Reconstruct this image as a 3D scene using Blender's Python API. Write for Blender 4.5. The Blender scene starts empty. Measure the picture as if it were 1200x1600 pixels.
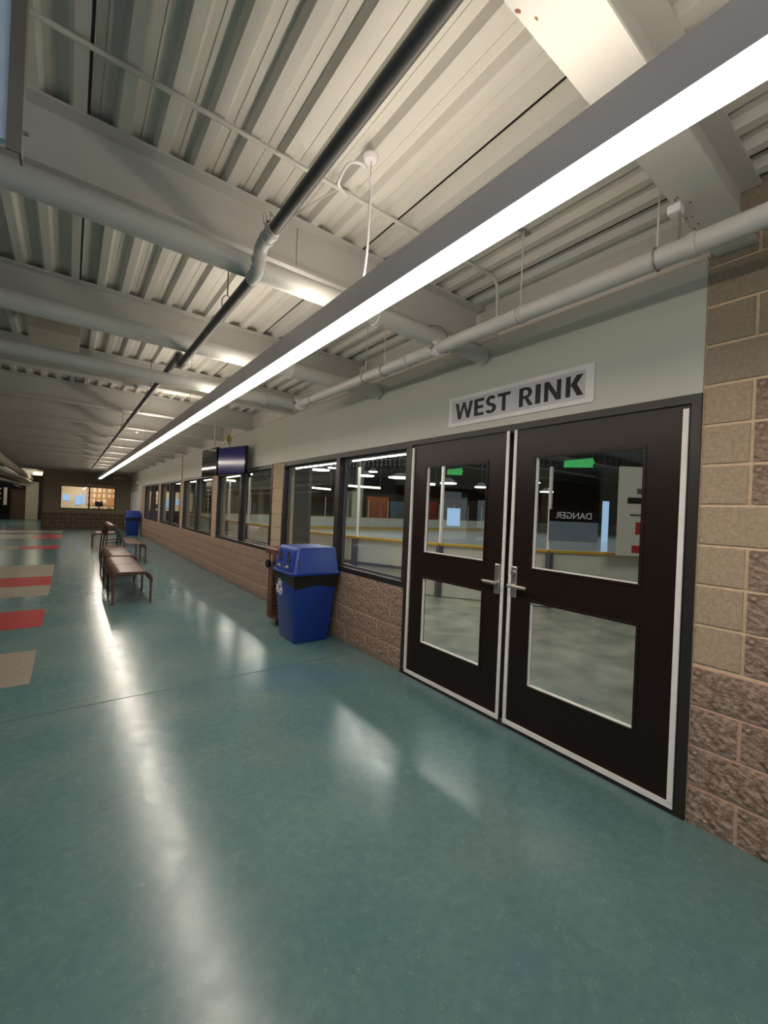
import bpy, bmesh, math, random
from mathutils import Vector, Matrix
random.seed(7)
C = bpy.context.scene.collection
PI = math.pi

# ------------------------------------------------------------------ camera
cam_d = bpy.data.cameras.new('camera'); cam = bpy.data.objects.new('camera', cam_d); C.objects.link(cam)
bpy.context.scene.camera = cam
CAM_H = 1.5
yaw, pit, rol, fpx = .6429, -.0012, .0428, 657.3
F_ = Vector((math.sin(yaw)*math.cos(pit), math.cos(yaw)*math.cos(pit), math.sin(pit)))
r0 = Vector((math.cos(yaw), -math.sin(yaw), 0)); u0 = r0.cross(F_)
r_ = math.cos(rol)*r0 + math.sin(rol)*u0; u_ = -math.sin(rol)*r0 + math.cos(rol)*u0
m = Matrix((r_, u_, -F_)).transposed().to_4x4(); m.translation = (0, 0, CAM_H)
cam.matrix_world = m
cam_d.sensor_fit = 'VERTICAL'; cam_d.sensor_height = 24.0; cam_d.lens = fpx/1600*24.0
cam_d.clip_start = .05; cam_d.clip_end = 300

# ------------------------------------------------------------------ world, exposure, large lights
sc = bpy.context.scene
sc.view_settings.view_transform = 'Standard'; sc.view_settings.look = 'None'
sc.view_settings.gamma = 1; sc.view_settings.use_curve_mapping = False
sc.view_settings.exposure = 0.12
sc.cycles.transparent_max_bounces = 40
sc.cycles.max_bounces = 10
w = bpy.data.worlds.new('world'); sc.world = w; w.use_nodes = True
w.node_tree.nodes['Background'].inputs[0].default_value = (.6, .6, .62, 1)
w.node_tree.nodes['Background'].inputs[1].default_value = .02

def area(name, loc, rot, sx, sy, power, col):
    l = bpy.data.lights.new(name, 'AREA'); l.shape = 'RECTANGLE'; l.size = sx; l.size_y = sy
    l.energy = power; l.color = col
    o = bpy.data.objects.new(name, l); C.objects.link(o); o.location = loc; o.rotation_euler = rot
    return o
# daylight coming in through the entrance side on the left and behind the camera
area('entrance_daylight', (-4.3, -1.6, 1.5), (0, -PI/2, 0), 2.3, 4, 34, (.78, .88, 1.0))
area('rear_daylight', (-1.0, -3.8, 1.6), (PI/2, 0, 0), 6, 2.2, 20, (.80, .89, 1.0))
# rink hall lighting above the ice and the rink side walkway
area('rink_lighting', (22, 15, 5.4), (0, 0, 0), 30, 22, 1150, (.97, 1.0, .97))
area('walkway_lighting', (4.5, 9.7, 2.85), (0, 0, 0), .16, 12.2, 165, (1.0, .97, .88))
area('walkway_corner_fill', (5.6, .2, 3.9), (0, 0, 0), 2, 2, 62, (1.0, .96, .88))  # added fill light, brightens the banner and the walkway floor
area('far_hall_lighting', (-2.6, 31, 2.9), (0, 0, 0), 2.5, 8, 60, (1.0, .9, .72))

LAMP_DOWN, LAMP_UP = 32.0, 16.5

# ------------------------------------------------------------------ materials
def mat(name, col, rough=.5, metal=0, noise=None, bump=None, emit=None, spec=None, coat=0):
    """noise=(scale, colour2, contrast); bump=(scale, strength)"""
    mt = bpy.data.materials.new(name); mt.use_nodes = True
    n = mt.node_tree.nodes; L = mt.node_tree.links; b = n['Principled BSDF']
    b.inputs['Base Color'].default_value = (*col, 1); b.inputs['Roughness'].default_value = rough
    b.inputs['Metallic'].default_value = metal
    if spec is not None: b.inputs['Specular IOR Level'].default_value = spec
    if coat: b.inputs['Coat Weight'].default_value = coat; b.inputs['Coat Roughness'].default_value = .12
    tc = n.new('ShaderNodeTexCoord')
    if noise is None: noise = (6, tuple(c*.86 for c in col), .5)
    nz = n.new('ShaderNodeTexNoise'); nz.inputs['Scale'].default_value = noise[0]; nz.inputs['Detail'].default_value = 6
    L.new(tc.outputs['Object'], nz.inputs['Vector'])
    rp = n.new('ShaderNodeValToRGB'); k = noise[2]
    rp.color_ramp.elements[0].position = .5-k/2; rp.color_ramp.elements[1].position = .5+k/2
    rp.color_ramp.elements[0].color = (*noise[1], 1); rp.color_ramp.elements[1].color = (*col, 1)
    L.new(nz.outputs['Fac'], rp.inputs[0]); L.new(rp.outputs[0], b.inputs['Base Color'])
    if bump:
        n2 = n.new('ShaderNodeTexNoise'); n2.inputs['Scale'].default_value = bump[0]; n2.inputs['Detail'].default_value = 5
        L.new(tc.outputs['Object'], n2.inputs['Vector'])
        bp = n.new('ShaderNodeBump'); bp.inputs['Strength'].default_value = bump[1]; bp.inputs['Distance'].default_value = bump[2] if len(bump) > 2 else .01
        L.new(n2.outputs['Fac'], bp.inputs['Height']); L.new(bp.outputs[0], b.inputs['Normal'])
    if emit:
        b.inputs['Emission Color'].default_value = (*emit[0], 1); b.inputs['Emission Strength'].default_value = emit[1]
    return mt

def glass(name, tint=(.96, .98, .97), boost=1.15):
    mt = bpy.data.materials.new(name); mt.use_nodes = True
    n = mt.node_tree.nodes; L = mt.node_tree.links; n.clear()
    out = n.new('ShaderNodeOutputMaterial'); mx = n.new('ShaderNodeMixShader')
    t = n.new('ShaderNodeBsdfTransparent'); t.inputs[0].default_value = (*tint, 1)
    g = n.new('ShaderNodeBsdfGlossy'); g.inputs['Roughness'].default_value = 0.0; g.inputs[0].default_value = (1, 1, 1, 1)
    # pane with some thickness: both faces reflect; a thin box gives two faces already
    fr = n.new('ShaderNodeFresnel'); ge = n.new('ShaderNodeNewGeometry')
    io = n.new('ShaderNodeMapRange'); io.inputs[3].default_value = 1.5; io.inputs[4].default_value = 1/1.5
    L.new(ge.outputs['Backfacing'], io.inputs[0]); L.new(io.outputs[0], fr.inputs[0])
    ml = n.new('ShaderNodeMath'); ml.operation = 'MULTIPLY'; ml.use_clamp = True; ml.inputs[1].default_value = boost
    L.new(fr.outputs[0], ml.inputs[0]); L.new(ml.outputs[0], mx.inputs[0])
    L.new(t.outputs[0], mx.inputs[1]); L.new(g.outputs[0], mx.inputs[2]); L.new(mx.outputs[0], out.inputs[0])
    return mt

def emis(name, col, s):
    mt = bpy.data.materials.new(name); mt.use_nodes = True
    n = mt.node_tree.nodes; L = mt.node_tree.links; n.clear()
    out = n.new('ShaderNodeOutputMaterial'); e = n.new('ShaderNodeEmission')
    e.inputs[0].default_value = (*col, 1); e.inputs[1].default_value = s; L.new(e.outputs[0], out.inputs[0])
    return mt

def floor_mat():
    mt = bpy.data.materials.new('teal_painted_floor'); mt.use_nodes = True
    n = mt.node_tree.nodes; L = mt.node_tree.links; b = n['Principled BSDF']
    tc = n.new('ShaderNodeTexCoord')
    def nz(scale, detail=5, dist=0, vec=None, rough=.5):
        x = n.new('ShaderNodeTexNoise'); x.inputs['Scale'].default_value = scale; x.inputs['Detail'].default_value = detail
        x.inputs['Distortion'].default_value = dist; x.inputs['Roughness'].default_value = rough
        L.new(vec or tc.outputs['Object'], x.inputs['Vector']); return x
    def ramp(src, p0, c0, p1, c1):
        r = n.new('ShaderNodeValToRGB'); e = r.color_ramp.elements
        e[0].position = p0; e[0].color = c0; e[1].position = p1; e[1].color = c1; L.new(src, r.inputs[0]); return r
    def mix(f, a, bb, mode='MIX'):
        x = n.new('ShaderNodeMix'); x.data_type = 'RGBA'; x.blend_type = mode
        if isinstance(f, float): x.inputs[0].default_value = f
        else: L.new(f, x.inputs[0])
        for s, v in ((6, a), (7, bb)):
            if isinstance(v, tuple): x.inputs[s].default_value = v
            else: L.new(v, x.inputs[s])
        return x.outputs[2]
    base = ramp(nz(1.3, 6).outputs['Fac'], .3, (.080, .172, .182, 1), .7, (.135, .212, .208, 1))
    fine = ramp(nz(26, 6).outputs['Fac'], .35, (.92, .93, .93, 1), .65, (1.06, 1.05, 1.05, 1))
    c = mix(1.0, base.outputs[0], fine.outputs[0], 'MULTIPLY')
    # bluer worn patches
    pt = ramp(nz(.9, 2, .6).outputs['Fac'], .55, (0, 0, 0, 1), .75, (1, 1, 1, 1))
    c = mix(pt.outputs[0], c, (.080, .168, .212, 1))
    # curly pale scuffs
    def scuff(scale, rot, thr, sx=1.0, sy=1.0):
        mp = n.new('ShaderNodeMapping'); mp.inputs['Scale'].default_value = (sx, sy, 1); mp.inputs['Rotation'].default_value = (0, 0, rot)
        L.new(tc.outputs['Object'], mp.inputs[0])
        a = nz(scale, 1, .8, mp.outputs[0]); s = n.new('ShaderNodeMath'); s.operation = 'SUBTRACT'; s.inputs[1].default_value = .5
        L.new(a.outputs['Fac'], s.inputs[0]); ab = n.new('ShaderNodeMath'); ab.operation = 'ABSOLUTE'; L.new(s.outputs[0], ab.inputs[0])
        r = ramp(ab.outputs[0], 0, (1, 1, 1, 1), thr, (0, 0, 0, 1))
        msk = ramp(nz(15, 2, 0).outputs['Fac'], .50, (0, 0, 0, 1), .62, (1, 1, 1, 1))
        q = n.new('ShaderNodeMath'); q.operation = 'MULTIPLY'; L.new(r.outputs[0], q.inputs[0]); L.new(msk.outputs[0], q.inputs[1]); return q.outputs[0]
    s1 = scuff(26, .6, .010, 1, 2.4); s2 = scuff(19, 2.0, .008, 2.8, 1)
    k = n.new('ShaderNodeMath'); k.operation = 'MULTIPLY'; k.inputs[1].default_value = .4; L.new(s1, k.inputs[0])
    c = mix(k.outputs[0], c, (.42, .50, .46, 1))
    k2 = n.new('ShaderNodeMath'); k2.operation = 'MULTIPLY'; k2.inputs[1].default_value = .4; L.new(s2, k2.inputs[0])
    c = mix(k2.outputs[0], c, (.38, .45, .42, 1))
    L.new(c, b.inputs['Base Color'])
    rr = n.new('ShaderNodeMapRange'); rr.inputs[1].default_value = .3; rr.inputs[2].default_value = .7
    rr.inputs[3].default_value = .15; rr.inputs[4].default_value = .27
    L.new(nz(7.0, 8, .3, None, .65).outputs['Fac'], rr.inputs[0]); L.new(rr.outputs[0], b.inputs['Roughness'])
    bp = n.new('ShaderNodeBump'); bp.inputs['Strength'].default_value = .16; bp.inputs['Distance'].default_value = .004
    L.new(nz(13, 8, 0, None, .68).outputs['Fac'], bp.inputs['Height']); L.new(bp.outputs[0], b.inputs['Normal'])
    b.inputs['Specular IOR Level'].default_value = .48
    return mt

M = {}
M['floor'] = floor_mat()
M['tan_tile'] = mat('tan_floor_tile', (.34, .30, .24), .35, noise=(30, (.24, .21, .17), .3))
M['red_tile'] = mat('red_floor_tile', (.42, .035, .045), .35, noise=(40, (.32, .025, .03), .3))
M['seam'] = mat('floor_seam', (.05, .09, .09), .5)
M['paint'] = mat('cream_painted_steel', (.58, .565, .52), .45, noise=(3, (.52, .505, .465), .5))
M['deck'] = mat('cream_painted_deck', (.66, .63, .565), .5, noise=(2.5, (.60, .575, .515), .5))
M['pipe'] = mat('grey_painted_pipe', (.56, .55, .51), .38, noise=(5, (.52, .51, .47), .5), bump=(60, .15, .003))
M['dark_pipe'] = mat('dark_grey_pipe', (.11, .105, .10), .4)
M['conduit'] = mat('painted_conduit', (.62, .59, .53), .4)
M['steel'] = mat('zinc_steel', (.42, .41, .39), .35, metal=.8)
M['wire'] = mat('fine_wire', (.12, .1, .09), .5)
M['soffit'] = mat('grey_green_painted_wall', (.56, .56, .50), .6, noise=(1.4, (.52, .52, .46), .5), bump=(220, .12, .002))
M['ledge'] = mat('beige_ledge', (.48, .43, .35), .55)
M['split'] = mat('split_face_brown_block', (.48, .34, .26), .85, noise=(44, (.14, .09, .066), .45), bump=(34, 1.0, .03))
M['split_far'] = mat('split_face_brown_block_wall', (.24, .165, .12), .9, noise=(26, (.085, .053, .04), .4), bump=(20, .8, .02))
M['smooth'] = mat('smooth_tan_block', (.47, .36, .25), .85, noise=(60, (.32, .245, .17), .45), bump=(160, .5, .004))
M['smooth_dark'] = mat('grey_brown_block', (.36, .29, .21), .88, noise=(60, (.26, .21, .155), .5), bump=(160, .5, .004))
M['mortar_pink'] = mat('pink_mortar', (.70, .46, .35), .9, noise=(40, (.60, .39, .30), .4), bump=(120, .4, .004))
M['mortar_tan'] = mat('tan_mortar', (.72, .56, .38), .9, noise=(30, (.60, .46, .31), .4), bump=(90, .4, .004))
M['bronze'] = mat('dark_bronze_frame', (.022, .018, .016), .42)
M['door'] = mat('dark_brown_door_paint', (.016, .008, .006), .36, noise=(9, (.013, .007, .005), .5), bump=(400, .08, .001), spec=.3)
M['alu'] = mat('aluminium_strip', (.84, .80, .78), .38, noise=(8, (.76, .73, .71), .5))
M['nickel'] = mat('satin_nickel', (.62, .58, .54), .3, metal=.9)
M['glass'] = glass('window_glass')
M['rglass'] = glass('rink_glass', (.94, .96, .95), .8)
M['tape'] = mat('green_tape', (.03, .52, .13), .55, noise=(30, (.02, .42, .10), .4), emit=None)
M['white'] = mat('white_plastic', (.84, .81, .81), .45)
M['signgrey'] = mat('pale_grey_sign_face', (.58, .57, .60), .4, noise=(3, (.54, .53, .57), .5))
M['black'] = mat('black_lettering', (.008, .005, .006), .5)
M['housing'] = mat('grey_light_housing', (.74, .67, .66), .5, noise=(4, (.70, .64, .63), .5))
M['lampd'] = emis('lamp_diffuser', (1.0, .89, .77), LAMP_DOWN)
M['lampu'] = emis('lamp_uplight', (1.0, .89, .76), LAMP_UP)
M['blue'] = mat('blue_moulded_plastic', (.010, .045, .29), .42, noise=(2.5, (.008, .035, .23), .6), bump=(90, .1, .002))
M['blue_dark'] = mat('hole_shade', (.004, .006, .03), .6)
M['bag'] = mat('black_bin_liner', (.012, .009, .009), .35, bump=(14, .5, .01))
M['brown_plastic'] = mat('brown_plastic', (.12, .045, .03), .5)
M['wood'] = mat('red_brown_bench_sheet', (.105, .045, .032), .42, noise=(14, (.08, .032, .023), .5), spec=.4)
M['bench_frame'] = mat('brown_bench_tube', (.13, .058, .042), .38)
M['tvblack'] = mat('black_screen_bezel', (.008, .008, .010), .12)
M['screen'] = mat('dark_glossy_screen', (.006, .005, .005), .06)
M['screenblue'] = mat('blue_lit_screen', (.006, .005, .02), .18, emit=((.012, .006, .15), .22))
M['board'] = mat('white_dasher_board', (.62, .62, .56), .4, noise=(2, (.56, .56, .50), .5))
M['yellow'] = mat('yellow_rail', (.62, .36, .04), .4)
M['dgrey'] = mat('dark_grey_steel', (.09, .09, .10), .5)
M['rinkfloor'] = mat('grey_green_rubber_walkway', (.38, .38, .32), .26, noise=(2.6, (.19, .195, .165), .35), bump=(16, .5, .004))
M['ice'] = mat('ice_sheet', (.60, .64, .66), .15)
M['rinkwall'] = mat('brown_far_wall', (.12, .065, .045), .8, noise=(1.2, (.07, .045, .035), .5))
M['roof'] = mat('dark_rink_roof', (.05, .055, .05), .8)
M['orange'] = mat('orange_banner', (.60, .13, .03), .6)
M['bluegrey'] = mat('blue_grey_banner', (.16, .22, .30), .6)
M['cream'] = mat('cream_paint', (.62, .58, .44), .6)
M['disc'] = emis('high_bay_lens', (1, .97, .86), 9)
M['tube'] = emis('warm_tube', (1, .88, .58), 6)
M['daylit'] = emis('bluish_glow', (.42, .64, .95), .8)
M['office'] = mat('office_wall', (.62, .50, .36), .7)
M['paper'] = mat('paper', (.75, .72, .66), .7)
M['orangeboard'] = mat('cork_board', (.50, .27, .12), .8)
M['yellowcloth'] = mat('yellow_strap', (.50, .40, .06), .6)
M['boardframe'] = mat('dull_metal_frame', (.20, .18, .17), .45, metal=.3)
M['boardface'] = mat('pale_blue_board_face', (.66, .80, .97), .5, noise=(9, (.62, .76, .93), .5))
M['rust'] = mat('paint_chips', (.30, .12, .08), .8)
M['leftwall'] = mat('left_block_wall', (.22, .17, .12), .85, noise=(20, (.16, .12, .085), .5))
M['net'] = mat('dark_netting', (.11, .11, .10), .8)

# ------------------------------------------------------------------ mesh helpers
class MB:
    def __init__(s): s.bm = bmesh.new(); s.smooth = False
    def box(s, x0, x1, y0, y1, z0, z1):
        v = [s.bm.verts.new((x, y, z)) for x in (x0, x1) for y in (y0, y1) for z in (z0, z1)]
        for f in ((0, 1, 3, 2), (4, 6, 7, 5), (0, 4, 5, 1), (2, 3, 7, 6), (0, 2, 6, 4), (1, 5, 7, 3)): s.bm.faces.new([v[i] for i in f])
        return s
    def quad(s, *p):
        s.bm.faces.new([s.bm.verts.new(q) for q in p]); return s
    def prism(s, pts, axis, a0, a1):
        """pts 2D outline; axis 'x','y' or 'z' extruded a0..a1"""
        def P(p, a): return {'x': (a, p[0], p[1]), 'y': (p[0], a, p[1]), 'z': (p[0], p[1], a)}[axis]
        A = [s.bm.verts.new(P(p, a0)) for p in pts]; B = [s.bm.verts.new(P(p, a1)) for p in pts]; n = len(pts)
        for i in range(n): s.bm.faces.new((A[i], A[(i+1) % n], B[(i+1) % n], B[i]))
        s.bm.faces.new(A[::-1]); s.bm.faces.new(B); return s
    def tube(s, pts, r, n=10, caps=True, flat=None):
        pts = [Vector(p) for p in pts]; rings = []
        prev = None
        for i, p in enumerate(pts):
            d = ((pts[i+1]-p).normalized() if i == 0 else (p-pts[i-1]).normalized() if i == len(pts)-1 else ((pts[i+1]-p).normalized()+(p-pts[i-1]).normalized()).normalized())
            if prev is None:
                a = Vector((0, 0, 1)) if abs(d.z) < .9 else Vector((1, 0, 0)); a = (a - d*a.dot(d)).normalized()
            else: a = (prev - d*prev.dot(d)).normalized()
            prev = a; b = d.cross(a); rr = r[i] if isinstance(r, (list, tuple)) else r
            k = 1.0
            if 0 < i < len(pts)-1:
                cs = (pts[i+1]-p).normalized().dot(d); k = 1/max(cs, .6)
            rings.append([s.bm.verts.new(p + (a*math.cos(2*PI*j/n+PI/n) + b*math.sin(2*PI*j/n+PI/n))*rr*(1 if n > 4 else 1.2)) for j in range(n)])
        for A, B in zip(rings, rings[1:]):
            for j in range(n): s.bm.faces.new((A[j], A[(j+1) % n], B[(j+1) % n], B[j]))
        if caps: s.bm.faces.new(rings[0][::-1]); s.bm.faces.new(rings[-1])
        s.smooth = n > 4; return s
    def loft(s, rings, seg=4, caps=True):
        """rings: (z, cx, cy, hx, hy, r) rounded rectangles"""
        R = []
        for z, cx, cy, hx, hy, r in rings:
            pts = []
            for q, (sx, sy) in enumerate(((1, 1), (-1, 1), (-1, -1), (1, -1))):
                for k in range(seg+1):
                    a = PI/2*q + PI/2*k/seg
                    pts.append((cx+sx*(hx-r)+r*math.cos(a), cy+sy*(hy-r)+r*math.sin(a), z))
            R.append([s.bm.verts.new(p) for p in pts])
        n = len(R[0])
        for A, B in zip(R, R[1:]):
            for j in range(n): s.bm.faces.new((A[j], A[(j+1) % n], B[(j+1) % n], B[j]))
        if caps: s.bm.faces.new(R[0][::-1]); s.bm.faces.new(R[-1])
        return s
    def build(s, name, mt, parent=None, bevel=0, smooth=None):
        bmesh.ops.recalc_face_normals(s.bm, faces=s.bm.faces)
        me = bpy.data.meshes.new(name); s.bm.to_mesh(me); s.bm.free()
        me.materials.append(M[mt] if isinstance(mt, str) else mt)
        if smooth if smooth is not None else s.smooth:
            me.polygons.foreach_set('use_smooth', [True]*len(me.polygons))
            me.set_sharp_from_angle(angle=.7)
        o = bpy.data.objects.new(name, me); C.objects.link(o)
        if parent: o.parent = parent; o.matrix_parent_inverse = Matrix.Translation(-parent.location)
        if bevel:
            b = o.modifiers.new('bevel', 'BEVEL'); b.width = bevel; b.segments = 2; b.limit_method = 'ANGLE'; b.angle_limit = .6
        return o
def tag(o, label=None, cat=None, group=None, kind=None):
    if label: o['label'] = label
    if cat: o['category'] = cat
    if group: o['group'] = group
    if kind: o['kind'] = kind
    return o
def thing(name, label=None, cat=None, loc=(0, 0, 0), group=None, kind=None):
    o = bpy.data.objects.new(name, None); C.objects.link(o); o.location = loc
    return tag(o, label, cat, group, kind)
def inst(name, mesh, loc, parent):
    o = bpy.data.objects.new(name, mesh); C.objects.link(o); o.parent = parent; o.location = Vector(loc)-parent.location; return o
def copy_tree(o, delta, label):
    c = o.copy(); C.objects.link(c); c.location = o.location + Vector(delta); c['label'] = label
    for ch in list(o.children):
        d = ch.copy(); C.objects.link(d); d.parent = c; d.matrix_parent_inverse = ch.matrix_parent_inverse.copy()
        for g in list(ch.children):
            e = g.copy(); C.objects.link(e); e.parent = d; e.matrix_parent_inverse = g.matrix_parent_inverse.copy()
    return c
def text(name, body, size, mt, parent, origin, xdir, ydir, extrude=.001, bold=0, align='CENTER', sx=1.0):
    cu = bpy.data.curves.new(name, 'FONT'); cu.body = body; cu.size = size; cu.extrude = extrude; cu.offset = bold
    cu.align_x = align; cu.align_y = 'CENTER'; cu.materials.append(M[mt])
    o = bpy.data.objects.new(name, cu); C.objects.link(o)
    x = Vector(xdir).normalized(); y = Vector(ydir).normalized(); z = x.cross(y)
    mm = Matrix((x*sx, y, z)).transposed().to_4x4(); mm.translation = Vector(origin)
    bpy.context.view_layer.update()
    me = bpy.data.meshes.new_from_object(o.evaluated_get(bpy.context.evaluated_depsgraph_get())); bpy.data.objects.remove(o)
    o = bpy.data.objects.new(name, me); C.objects.link(o)
    if parent: o.parent = parent; mm = Matrix.Translation(-parent.location) @ mm
    o.matrix_local = mm
    return o

XW = 2.55        # corridor face of the right wall
YF = 25.5        # far brick wall
ZD = 3.12        # underside of the deck ribs
ZB = 2.837       # underside of the ceiling beams
PITCH = 1.70

# ------------------------------------------------------------------ floor
fl = MB().box(-4.6, 2.78, -4.1, 37.2, -.1, 0).build('floor', 'floor')
tag(fl, 'teal painted concrete floor of the corridor', None, kind='structure')
def tile(x0, x1, y0, y1, m_): MB().box(x0, x1, y0, y1, -.002, .0015).build('floor_tile', m_, fl)
for y0, y1, mm_ in ((4.36, 5.30, 'tan_tile'), (6.24, 7.20, 'red_tile'), (8.2, 9.14, 'tan_tile'), (9.14, 10.17, 'red_tile'),
                    (10.17, 11.92, 'tan_tile'), (22.6, 24.0, 'tan_tile')):
    tile(-4.4, -.205, y0, y1, mm_)
tile(-1.10, -.18, 15.5, 16.65, 'red_tile'); tile(-4.4, -1.12, 15.5, 16.65, 'tan_tile')
tile(-1.03, -.18, 19.3, 21.6, 'red_tile'); tile(-4.4, -1.05, 19.3, 21.6, 'tan_tile')
MB().box(-4.4, 2.55, 3.700, 3.706, -.001, .0012).build('expansion_joint', 'seam', fl)

# ------------------------------------------------------------------ ceiling deck
prof = []; x = .115-.155*30
while x < 2.60:
    prof += [(x, ZD), (x+.045, ZD), (x+.062, ZD+.038), (x+.138, ZD+.038)]; x += .155
prof = [(p[0], p[1]) for p in prof]
outline = prof + [(prof[-1][0], ZD+.1), (prof[0][0], ZD+.1)]
ce = MB().prism(outline, 'y', -4.1, 37.2).build('ceiling', 'deck'); tag(ce, 'cream painted corrugated steel roof deck over the corridor', kind='structure')
# stiffening creases pressed into each wide flat, and two open lap seams
cr = MB(); x = .115-.155*30
while x < 2.55:
    cr.box(x+.094, x+.098, -4, 37, ZD+.035, ZD+.0385); x += .155
cr.build('deck_crease', 'deck', ce)['kind'] = 'stuff'
for xs in (.115-.155+.045+.006, .115+.155*8+.049, .115+.155*14+.049):
    MB().box(xs, xs+.006, -4, 37, ZD-.001, ZD+.0372).build('lap_seam', 'black', ce)

# ------------------------------------------------------------------ steel beams
def beam_profile(yc, zb, zt, wf, tf=.012, tw=.010):
    h = wf/2
    return [(yc-h, zb), (yc+h, zb), (yc+h, zb+tf), (yc+tw/2, zb+tf), (yc+tw/2, zt-tf), (yc+h, zt-tf), (yc+h, zt), (yc-h, zt), (yc-h, zt-tf), (yc-tw/2, zt-tf), (yc-tw/2, zb+tf), (yc-h, zb+tf)]
ordn = ['first', 'second', 'third', 'fourth', 'fifth', 'sixth', 'seventh', 'eighth', 'ninth', 'tenth', 'eleventh', 'twelfth', 'thirteenth', 'fourteenth', 'fifteenth', 'sixteenth']
beam_y = [.64, 2.29] + [3.97+i*1.72 for i in range(19)]
for i, yb in enumerate(beam_y):
    if yb > YF-.2 and yb < YF+.4: continue
    x1 = 2.545 if yb < YF else -1.0
    b = MB().prism(beam_profile(yb, ZB, ZD, .16 if i else .165), 'x', -4.5, x1).build('steel_beam', 'paint')
    lab = ('broad cream steel beam crossing over the double door, paint chipped on its bottom' if i == 0 else
           'cream steel beam behind the first fat pipe, carrying a diagonal shadow' if i == 1 else
           '%s cream steel ceiling beam counted away from the double door' % ordn[i] if i < 16 else 'cream steel ceiling beam in the dim far end of the corridor')
    tag(b, lab, 'beam', 'steel beams under the roof deck')
    if i == 0:
        rg = random.Random(3)
        for k in range(12):
            px = rg.choice((rg.uniform(.9, 1.0), rg.uniform(1.9, 2.3))); py = .64+rg.uniform(.03, .078)
            MB().prism([(px+rg.uniform(.003, .012)*math.cos(a*PI/3), py+rg.uniform(.002, .006)*math.sin(a*PI/3)) for a in range(6)], 'z', ZB-.0008, ZB+.001).build('paint_chip', 'rust', b)
    if i == 1:
        MB().box(1.0, 1.005, yb-.016, yb-.005, ZB+.012, ZD-.012).build('stiffener', 'paint', b)
    if i and yb < 14:   # closed flute ends: notch shadows where the deck sits on the flange come from the deck itself
        MB().box(2.40, 2.545, yb-.05, yb+.05, ZB-.004, ZB).build('bearing_plate', 'paint', b)

# ------------------------------------------------------------------ right wall
wr = MB().box(2.562, 2.75, 3.05, 21.3, 0, .785).build('wall_right', 'mortar_pink')
tag(wr, 'low brown split-face block wall under the rink windows', kind='structure')
def rough_face(name, ly, lz, depth, ny, nz, amp, mt, seed):
    """block whose face looks to -x; origin at the centre of its back"""
    rg = random.Random(seed); bm = bmesh.new(); g = []
    for j in range(nz+1):
        row = []
        for i in range(ny+1):
            e = i in (0, ny) or j in (0, nz)
            d = depth + (0 if e else rg.uniform(.25, 1)*amp)
            row.append(bm.verts.new((-d, -ly/2+ly*i/ny + (0 if e else rg.uniform(-.3, .3)*ly/ny), -lz/2+lz*j/nz + (0 if e else rg.uniform(-.3, .3)*lz/nz))))
        g.append(row)
    for j in range(nz):
        for i in range(ny): bm.faces.new((g[j][i], g[j+1][i], g[j+1][i+1], g[j][i+1]))
    bk = [bm.verts.new((0, sy*ly/2, sz*lz/2)) for sy, sz in ((-1, -1), (1, -1), (1, 1), (-1, 1))]
    bm.faces.new([g[0][i] for i in range(ny+1)] + [bk[1], bk[0]])
    bm.faces.new([g[nz][i] for i in range(ny, -1, -1)] + [bk[3], bk[2]])
    bm.faces.new([g[j][0] for j in range(nz, -1, -1)] + [bk[0], bk[3]])
    bm.faces.new([g[j][ny] for j in range(nz+1)] + [bk[2], bk[1]])
    bm.faces.new(bk)
    bmesh.ops.recalc_face_normals(bm, faces=bm.faces)
    me = bpy.data.meshes.new(name); bm.to_mesh(me); bm.free(); me.materials.append(M[mt]); return me
BL, J = .40, .015
full = [rough_face('split_block', BL-J, .2-J, .02, 7, 4, .006, 'split', s) for s in range(5)]
half = [rough_face('split_block', BL/2-J, .2-J, .02, 4, 4, .006, 'split', 20+s) for s in range(3)]
for c in range(4):
    z = .1+.2*c; y = 3.05
    if c in (0, 2): pass
    first = BL/2 if c % 2 == 0 else BL
    L_ = first
    while y < 21.28:
        L_ = min(L_, 21.3-y)
        if L_ > .3:
            inst('block', random.choice(full), (2.575, y+L_/2, z-(.008 if c == 3 else 0)), wr)
        elif L_ > .15: inst('block', random.choice(half), (2.575, y+L_/2, z-(.008 if c == 3 else 0)), wr)
        y += L_; L_ = BL
# piers between windows
PIERS = [(5.97, 6.39), (9.46, 9.87), (12.84, 13.24), (16.50, 16.92), (20.30, 20.72)]
pier_mesh = MB(); pier_mesh.box(-.175, 0, -.20, .20, -.0945, .0945); pm = pier_mesh.build('tmp', 'smooth'); pmesh = pm.data; bpy.data.objects.remove(pm)
for i, (a, b) in enumerate(PIERS):
    p = MB().box(2.572, 2.745, a+.006, b-.006, .785, 2.17).build('wall_pier', 'mortar_tan'); 
    tag(p, '%s tan block pier between the rink windows, counted from the blue bin' % ordn[i], 'pier', 'block piers between windows', 'structure')
    for k in range(7):
        z0 = .785+.2*k; z1 = min(z0+.2, 2.17)
        if z1-z0 < .05: continue
        if z1-z0 > .19:
            o = inst('block', pmesh, (2.737, (a+b)/2, (z0+z1)/2), p)
        else: MB().box(2.562, 2.737, a+.005, b-.005, z0+.005, z1-.004).build('block', 'smooth', p)
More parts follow.
